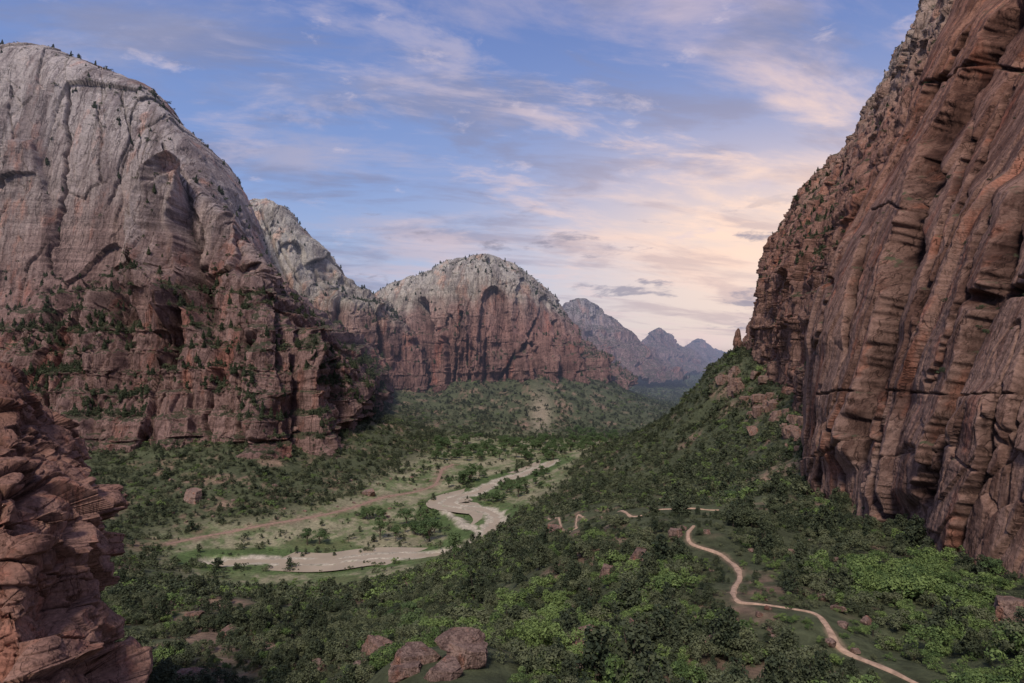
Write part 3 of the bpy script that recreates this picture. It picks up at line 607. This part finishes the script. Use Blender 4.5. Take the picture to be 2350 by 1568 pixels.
lone=[(705,1252,38),(733,1250,34),(872,1240,50),(908,1243,30),(932,1208,42),(950,1228,34),(985,1242,55),(965,1205,38),(1042,1290,62),(1078,1108,42),(1062,1112,30),(1190,1142,30),(1205,1120,24),(838,1190,26),(1030,1120,22),(1100,1095,26),(1160,1118,20),(1000,1195,26)]
inview=lambda q:(-20<1175+q[2]/q[3]*F<2370) and (784-(q[4]-CZ)/q[3]*F<1640)
groups={'juniper':[], 'bush':[], 'cotton':[], 'spire':[]}
kk=lambda k:'bush' if k.startswith('bush') else k
for i,q in enumerate(recs):
    if inview(q): groups[kk(q[0])].append((q[5]/q[3],i))
solo={}
for g,lst in groups.items():
    lst.sort(reverse=True)
    for s,i in lst[:{'juniper':300,'bush':300,'cotton':282,'spire':200}[g]]: solo[i]=g
def zone(px,py,Y,z):
    if Y>600: 
        if px>1600: return 'high on the green ledges of the orange right ridge'
        if px>820: return 'around the middle butte and the river belt'
        return 'on the ledges of the left massif'
    if px>1950: return 'below the foot of the dark right wall'
    if px>1640 and py>1350: return 'beside the lower bends of the footpath'
    if px>1500: return 'above the upper bends of the footpath' if py<1350 else 'just left of the lowest footpath bend'
    if px>1150: return 'on the open slope right of the foreground boulders'
    if px>780: return 'around the foreground boulders'
    if px>400: return 'on the shaded slope left of the foreground boulders'
    return 'beside the near red outcrop at left'
nm={'juniper':'juniper_tree','bush_olive':'shrub','bush_bright':'shrub','bush_dark':'shrub','cotton':'cottonwood_tree','spire':'conifer_tree'}
desc={'juniper':('dark green juniper','juniper'),'bush_olive':('olive green shrub','shrub'),'bush_bright':('bright green leafy oak shrub','shrub'),'bush_dark':('dark dense shrub','shrub'),'cotton':('leafy cottonwood','tree'),'spire':('slim dark conifer','tree')}
def plant(k,v,x,y,z,h,label,group):
    t=bpy.data.objects.new(nm[k],None); col.objects.link(t); t.location=(x,y,z); t.empty_display_size=.5
    w=RS.uniform(.9,1.35) if k!='spire' else 1; t.scale=(h*w,h*w,h); t.rotation_euler=(0,0,RS.uniform(0,6.28))
    cname={'juniper':'crown','cotton':'crown','spire':'crown'}.get(k,'foliage'); tn={'juniper':'trunk','cotton':'trunk','spire':'trunk'}.get(k,'stem')
    link(cname,PRO[(k,v)]['crown'],t); link(tn,PRO[(k,v)]['trunk'],t)
    tag(t,label,desc[k][1],group)
for i,g in solo.items():
    k,v,x,y,z,h=recs[i]; px=1175+x/y*F; py=784-(z-CZ)/y*F
    zn=zone(px,py,y,z); sz='large ' if h>4 and y<600 else ('small ' if y<600 and h<2.6 else '')
    plant(k,v,x,y,z-.05*h,h,sz+desc[k][0]+' '+zn,(sz+desc[k][0]+'s '+zn))
places=['left tree of the pair on the meadow by the near river reach','right tree of the pair on the meadow by the near river reach','tall cottonwood left of the meadow cluster','small cottonwood below the tall meadow tree','round cottonwood at the back of the meadow cluster','middle cottonwood of the meadow cluster','largest cottonwood of the meadow cluster, nearest the river bend','cottonwood behind the largest meadow tree','broad cottonwood at the slope edge where the near river reach disappears','taller of two cottonwoods on the far meadow','shorter of two cottonwoods on the far meadow','cottonwood on the right bank above the river bend','small cottonwood on the right bank nearer the upper reach','small cottonwood near the road left of the meadow cluster','small cottonwood beside the road bend','cottonwood between the upper river reach and the far meadow pair','small cottonwood beside the upper river reach','cottonwood on the gravel at the inner river bend']
for (px,py,hp),lb in zip(lone,places):
    x,y,z=hit(px,py); plant('cotton',RS.randint(NV),x,y,z,hp/F*y*1.1,lb,None)
def gn_scatter(name,rs,label,cat,protos):
    P=np.array([q[2:5] for q in rs],np.float32); h=np.array([q[5] for q in rs])
    w=RS.uniform(.9,1.4,len(rs)); S=np.stack([h*w,h*w,h],1).astype(np.float32)
    Rr=np.stack([RS.normal(0,.08,len(rs)),RS.normal(0,.08,len(rs)),RS.uniform(0,6.28,len(rs))],1).astype(np.float32)
    keys=list(protos); K=np.array([keys.index((q[0],q[1],q[3]<250)) for q in rs],np.int32)
    me=bpy.data.meshes.new(name); me.vertices.add(len(P)); me.vertices.foreach_set('co',P.ravel())
    for an,ty,f,d in (('sca','FLOAT_VECTOR','vector',S),('rot','FLOAT_VECTOR','vector',Rr),('kin','INT','value',K)):
        a=me.attributes.new(an,ty,'POINT'); a.data.foreach_set(f,d.ravel())
    o=link(name,me); tag(o,label,cat,None,'stuff')
    ng=bpy.data.node_groups.new(name,'GeometryNodeTree'); ng.interface.new_socket('Geometry',in_out='INPUT',socket_type='NodeSocketGeometry'); ng.interface.new_socket('Geometry',in_out='OUTPUT',socket_type='NodeSocketGeometry')
    T=NT(ng); gi=T.new('NodeGroupInput'); go=T.new('NodeGroupOutput')
    def na(nm_,ty):
        n=T.new('GeometryNodeInputNamedAttribute',data_type=ty); n.inputs['Name'].default_value=nm_; return n.outputs['Attribute']
    sa=na('sca','FLOAT_VECTOR'); ro=na('rot','FLOAT_VECTOR'); ki=na('kin','INT')
    er=T.new('FunctionNodeEulerToRotation'); T.l.new(ro,er.inputs[0])
    jn=T.new('GeometryNodeJoinGeometry')
    for i,k in enumerate(keys):
        if not (K==i).any(): continue
        cp=T.new('FunctionNodeCompare',data_type='INT',operation='EQUAL'); T.l.new(ki,cp.inputs[2]); cp.inputs[3].default_value=i
        oi=T.new('GeometryNodeObjectInfo'); oi.inputs['Object'].default_value=protos[k]; oi.inputs['As Instance'].default_value=True
        ip=T.new('GeometryNodeInstanceOnPoints'); T.l.new(gi.outputs[0],ip.inputs['Points']); T.l.new(cp.outputs[0],ip.inputs['Selection'])
        T.l.new(oi.outputs['Geometry'],ip.inputs['Instance']); T.l.new(er.outputs[0],ip.inputs['Rotation']); T.l.new(sa,ip.inputs['Scale'])
        T.l.new(ip.outputs[0],jn.inputs[0])
    T.l.new(jn.outputs[0],go.inputs[0])
    md=o.modifiers.new('scatter','NODES'); md.node_group=ng
rest=[q for i,q in enumerate(recs) if i not in solo]
protos={}
for (k,v),d in PRO.items(): protos[(k,v,True)]=d['hi']; protos[(k,v,False)]=d['lo']
near=[q for q in rest if q[0].startswith('bush')]; oth=[q for q in rest if not q[0].startswith('bush')]
gn_scatter('shrub_cover',near,'continuous cover of small green shrubs over slopes, ledges and far valley','shrubs',protos)
gn_scatter('woodland',oth,'scattered small dark junipers and conifers massed over slopes and ledges','trees',protos)
print('VEG',len(recs),len(near),len(oth))
# ---------------------------------------------------------------- boulders
def boulder_mesh(seed,sub=5):
    bm=bmesh.new(); bmesh.ops.create_icosphere(bm,subdivisions=sub,radius=1.); V=np.array([v.co[:] for v in bm.verts]); r=np.random.RandomState(seed)
    for s_ in (1,-1):
        k=V[:,2]*s_-.5; V=V-np.where(k>0,k,0)[:,None]*np.array([0,0,s_])
    for i in range(8):
        n=r.normal(size=3)*np.array([1,1,.5]); n/=np.linalg.norm(n); d=r.uniform(.42,.66); k=V@n-d; V=V-np.where(k>0,k,0)[:,None]*n
    v,e=facets(V[:,0]*1.8+seed,V[:,1]*1.8,V[:,2]*3+3,1.); V*=1+(.04*v-.08*(1-ss(0,.06,e)))[:,None]
    V*=1+.03*fbm(V[:,0]*4+seed,V[:,1]*4,V[:,2]*7,4)[:,None]
    for v,c in zip(bm.verts,V): v.co=c*1.35
    me=bpy.data.meshes.new('boulder'); bm.to_mesh(me); bm.free(); me.materials.append(M_boulder); return me
BM=[boulder_mesh(s) for s in range(8)]
def boulder(px,py,wpx,label,hr=.7,group=None,dz=.25,rot=None,Y=None,lift=0):
    if Y is None: x,y,z=hit(px,py)
    else: x,y,z=W(px,py,Y)
    s=wpx/F*y*.62; o=link('boulder',BM[RS.randint(8)]); o.location=(x,y,z+s*hr*dz+lift); o.scale=(s,s*RS.uniform(.75,1.),s*hr); o.rotation_euler=rot or (RS.uniform(-.2,.2),RS.uniform(-.2,.2),RS.uniform(0,6.28))
    tag(o,label,'boulder',group)
for b in [(885,1512,88,'leaning blocky boulder at the left end of the foreground outcrop',.75,.4),(968,1520,90,'low slab in the middle of the foreground outcrop',.45,.3),(1066,1525,95,'big flat topped boulder at the right end of the foreground outcrop',.65,.3),(842,1550,62,'small boulder in front of the leaning outcrop block',.5,.2),(1062,1512,84,'thin cap rock lying over the big flat topped boulder',.25,2.3),(1015,1556,84,'low slab at the bottom of the foreground outcrop',.4,.2),(925,1552,74,'split boulder between the two slabs of the foreground outcrop',.45,.2),
 (1470,1480,46,'tall pinkish boulder standing on the slope among shrubs',1.5,1.),(1358,1480,48,'squarish boulder left of the tall pinkish boulder',.9,.8),(1335,1500,40,'tilted slab just below the squarish boulder',.6,.6),(1640,1495,55,'slanted pale boulder left of the lowest footpath bend',.8,.7),(1395,1330,34,'brown boulder on the mid slope above the bright shrubs',1.,1.2),(1465,1295,44,'wide brown boulder on the mid slope left of the footpath',.8,1.2),(1545,1235,30,'boulder beside the upper footpath bend',.8,.8),(1655,1440,26,'small boulder beside the footpath where it turns left',.8,.2),(1885,1345,28,'small grey boulder right of the footpath',.7,.5),
 (445,1148,38,'dark lone boulder on the slope below the left cliff',.8,1),(850,1138,26,'pale boulder above the road on the left slope',.7,1),(1275,1225,30,'reddish boulder at the left end of the mid slope path',.8,.5),(530,1465,44,'grey boulder in the dark shrubs at lower left',.5,1.),(590,1450,28,'small pale boulder right of the grey one at lower left',.6,1.),(730,1540,32,'pale boulder low in the dark shrubs',.5,.7),(450,1420,30,'brown boulder in the dark shrubs near the near red outcrop',.6,.8),(440,1575,90,'large brown boulder at the bottom left edge of the shrubs',.5,.4),(2320,1420,90,'large fallen block at the foot of the dark right wall, right edge',.8,0),(2010,1200,40,'block leaning at the foot of the dark right wall',1.2,0),(1815,1000,34,'orange block on the talus under the right ridge',1.,0)]:
    boulder(b[0],b[1],b[2],b[3],b[4],lift=b[5])
for i in range(80):
    px=RS.uniform(1180,2000);py=RS.uniform(1200,1560); boulder(px,py,RS.uniform(8,28)*(1 if py>1350 else .6),'small reddish rock lying among the shrubs of the right hand slope',.7,'small rocks scattered among the shrubs of the right hand slope',dz=.6)
for i in range(45):
    px=RS.uniform(330,1000);py=RS.uniform(1090,1200); boulder(px,py,RS.uniform(4,10),'small pale rock on the slope below the left cliff',.7,'small rocks on the slope below the left cliff')
for i in range(60):
    t=RS.rand(); px=1650+210*t+RS.normal()*14; py=865+150*t+RS.normal()*22; boulder(px,py,RS.uniform(9,26),'rusty broken ledge block on the steep talus under the right ridge',1.1,'broken ledge blocks on the talus under the right ridge',dz=.5)
for (px,py,wp,hp,Y,lb) in ((1698,845,18,92,985,'tallest rock pinnacle at the far end of the right ridge'),(1720,830,24,84,960,'shorter rock pinnacle just right of the tallest one'),(1676,862,22,54,1000,'stubby rock pinnacle left of the tallest one'),(1738,830,26,86,950,'broad rock pinnacle joining the row to the ridge'),(1655,872,20,36,1005,'lowest rock pinnacle at the left end of the row')):
    x,y,z=W(px,py,Y); R,C=60,40; hh=hp/F*Y; w=wp/F*Y*.55
    t=np.linspace(0,1,R)[:,None]; a=np.linspace(0,2*math.pi,C)[None]
    v,e=facets(np.cos(a)*1.5+px+0*t,np.sin(a)*1.5+0*t,t*5+0*a)
    rr=w*(2.1-1.6*t**.7)*(1+.12*v+.25*fbm(np.cos(a)*1.2+px,np.sin(a)*1.2,t*6,4))*np.sqrt(np.clip((1-t)*9,0,1))
    P=np.stack([x+rr*np.cos(a)+w*.5*np.sin(t*4+px),y+rr*np.sin(a),z+hh*t+0*a],-1)
    tag(link('rock_pinnacle',mesh_np('rock_pinnacle',P.reshape(-1,3),grid_faces(R,C),M_right2,{'veg':('FLOAT',np.zeros(R*C,np.float32))})),lb,'rock pinnacle',None,'structure')
# ---------------------------------------------------------------- sky, sun, camera
SE,SA=math.radians(50),math.radians(196)
w=bpy.data.worlds.new('World'); sc.world=w; w.use_nodes=True; w.node_tree.nodes.clear(); T=NT(w.node_tree)
tc=T.new('ShaderNodeTexCoord'); d=tc.outputs['Generated']; sep=T.new('ShaderNodeSeparateXYZ'); T.l.new(d,sep.inputs[0]); X,Yo,Z=sep.outputs
el=T.math('ARCSINE',Z); az=T.math('ARCTAN2',X,Yo)
base=T.ramp(T.mr(el,0.,.75,0,1,False),[(0,(.62,.62,.70)),(.12,(.42,.53,.78)),(.30,(.26,.385,.73)),(.6,(.16,.25,.58)),(1,(.13,.20,.48))])
ny=T.new('ShaderNodeTexSky',sky_type='NISHITA'); ny.sun_disc=False; ny.sun_elevation=SE; ny.sun_rotation=SA
nys=T.mix(1,ny.outputs[0],(.07,.07,.07),'MULTIPLY')
base=T.mix(.15,base,nys)
def lobe(a0,e0,aw,ew):
    q=T.math('ADD',T.math('POWER',T.math('DIVIDE',T.math('SUBTRACT',az,a0),aw),2.),T.math('POWER',T.math('DIVIDE',T.math('SUBTRACT',el,e0),ew),2.)); return T.math('EXPONENT',T.math('MULTIPLY',q,-1.))
g=lobe(.36,.12,.32,.15); g2=lobe(.40,.19,.44,.19)
base=T.mix(T.math('MULTIPLY',g,.72),base,(1.18,.84,.60))
zz=T.math('ADD',T.math('MAXIMUM',Z,0.),.22)
cx=T.math('DIVIDE',X,zz); cy=T.math('DIVIDE',Yo,zz)
def rotv(ang,sx,sy,off):
    ca,sa=math.cos(ang),math.sin(ang)
    a=T.math('ADD',T.math('MULTIPLY',cx,ca*sx),T.math('MULTIPLY',cy,sa*sx)); b=T.math('ADD',T.math('MULTIPLY',cx,-sa*sy),T.math('MULTIPLY',cy,ca*sy))
    cb=T.new('ShaderNodeCombineXYZ'); T.put(cb.inputs[0],a); T.put(cb.inputs[1],b); cb.inputs[2].default_value=off; return cb.outputs[0]
n1=T.noise(rotv(.22,1.8,3.6,2.3),1.,10,.60,.3); n2=T.noise(rotv(.35,.6,1.1,7.1),1.,4,.5,.3)
nn=T.math('ADD',T.math('MULTIPLY',n1,.55),T.math('MULTIPLY',n2,.45))
side=T.mr(az,-.7,.5,-.025,.03,False)
cl=T.mr(T.math('ADD',nn,side),.46,.63,0,.75)
ccol=T.mix(g2,T.mix(T.mr(az,-.5,.5),(.36,.375,.54),(.62,.52,.63)),(1.2,.84,.62))
sky=T.mix(cl,base,ccol)
n3=T.noise(rotv(.2,1.7,3.9,5.7),1.,9,.60,.35); gl=T.mr(n3,.47,.64,0,.58)
sky=T.mix(gl,sky,T.mix(g,(.24,.26,.41),(.64,.48,.47)))
n5=T.noise(rotv(.25,2.2,4.8,11.7),1.,9,.62,.3); sky=T.mix(T.mr(n5,.52,.68,0,.55),sky,T.mix(g2,(.50,.47,.62),(1.2,.84,.64)))
def puff(sx,sy,off,lo,hi,e0,e1,amt,colr):
    global sky
    cb=T.new('ShaderNodeCombineXYZ'); T.put(cb.inputs[0],T.math('MULTIPLY',az,sx)); T.put(cb.inputs[1],T.math('MULTIPLY',el,sy)); cb.inputs[2].default_value=off
    n4=T.noise(cb.outputs[0],1.,7,.60,.2); pf=T.math('MULTIPLY',T.mr(n4,lo,hi,0,amt),T.math('MULTIPLY',T.mr(el,e1,e1-.08,0,1),T.mr(el,e0-.04,e0,0,1)))
    sky=T.mix(pf,sky,colr)
puff(10.,34.,3.3,.575,.68,.0,.22,.75,(.29,.28,.37))
puff(9.,22.,9.1,.59,.72,.14,.50,.5,(.74,.63,.70))
below=T.mr(Z,-.05,0.,1,0); sky=T.mix(below,sky,(.10,.09,.08))
bg=T.new('ShaderNodeBackground'); T.l.new(sky,bg.inputs[0]); bg.inputs[1].default_value=1.
out=T.new('ShaderNodeOutputWorld'); T.l.new(bg.outputs[0],out.inputs[0])
sl=bpy.data.lights.new('sun','SUN'); sl.energy=3.0; sl.angle=math.radians(10); sl.color=(1,.93,.85)
so=bpy.data.objects.new('sun',sl); col.objects.link(so)
dirv=Vector((math.sin(SA)*math.cos(SE),math.cos(SA)*math.cos(SE),math.sin(SE)))
so.rotation_euler=dirv.to_track_quat('Z','Y').to_euler()
cd=bpy.data.cameras.new('camera'); cd.lens=24; cd.sensor_width=36; cd.clip_start=.5; cd.clip_end=40000
co=bpy.data.objects.new('camera',cd); col.objects.link(co); co.location=(0,0,CZ); co.rotation_euler=(math.pi/2,0,0); sc.camera=co
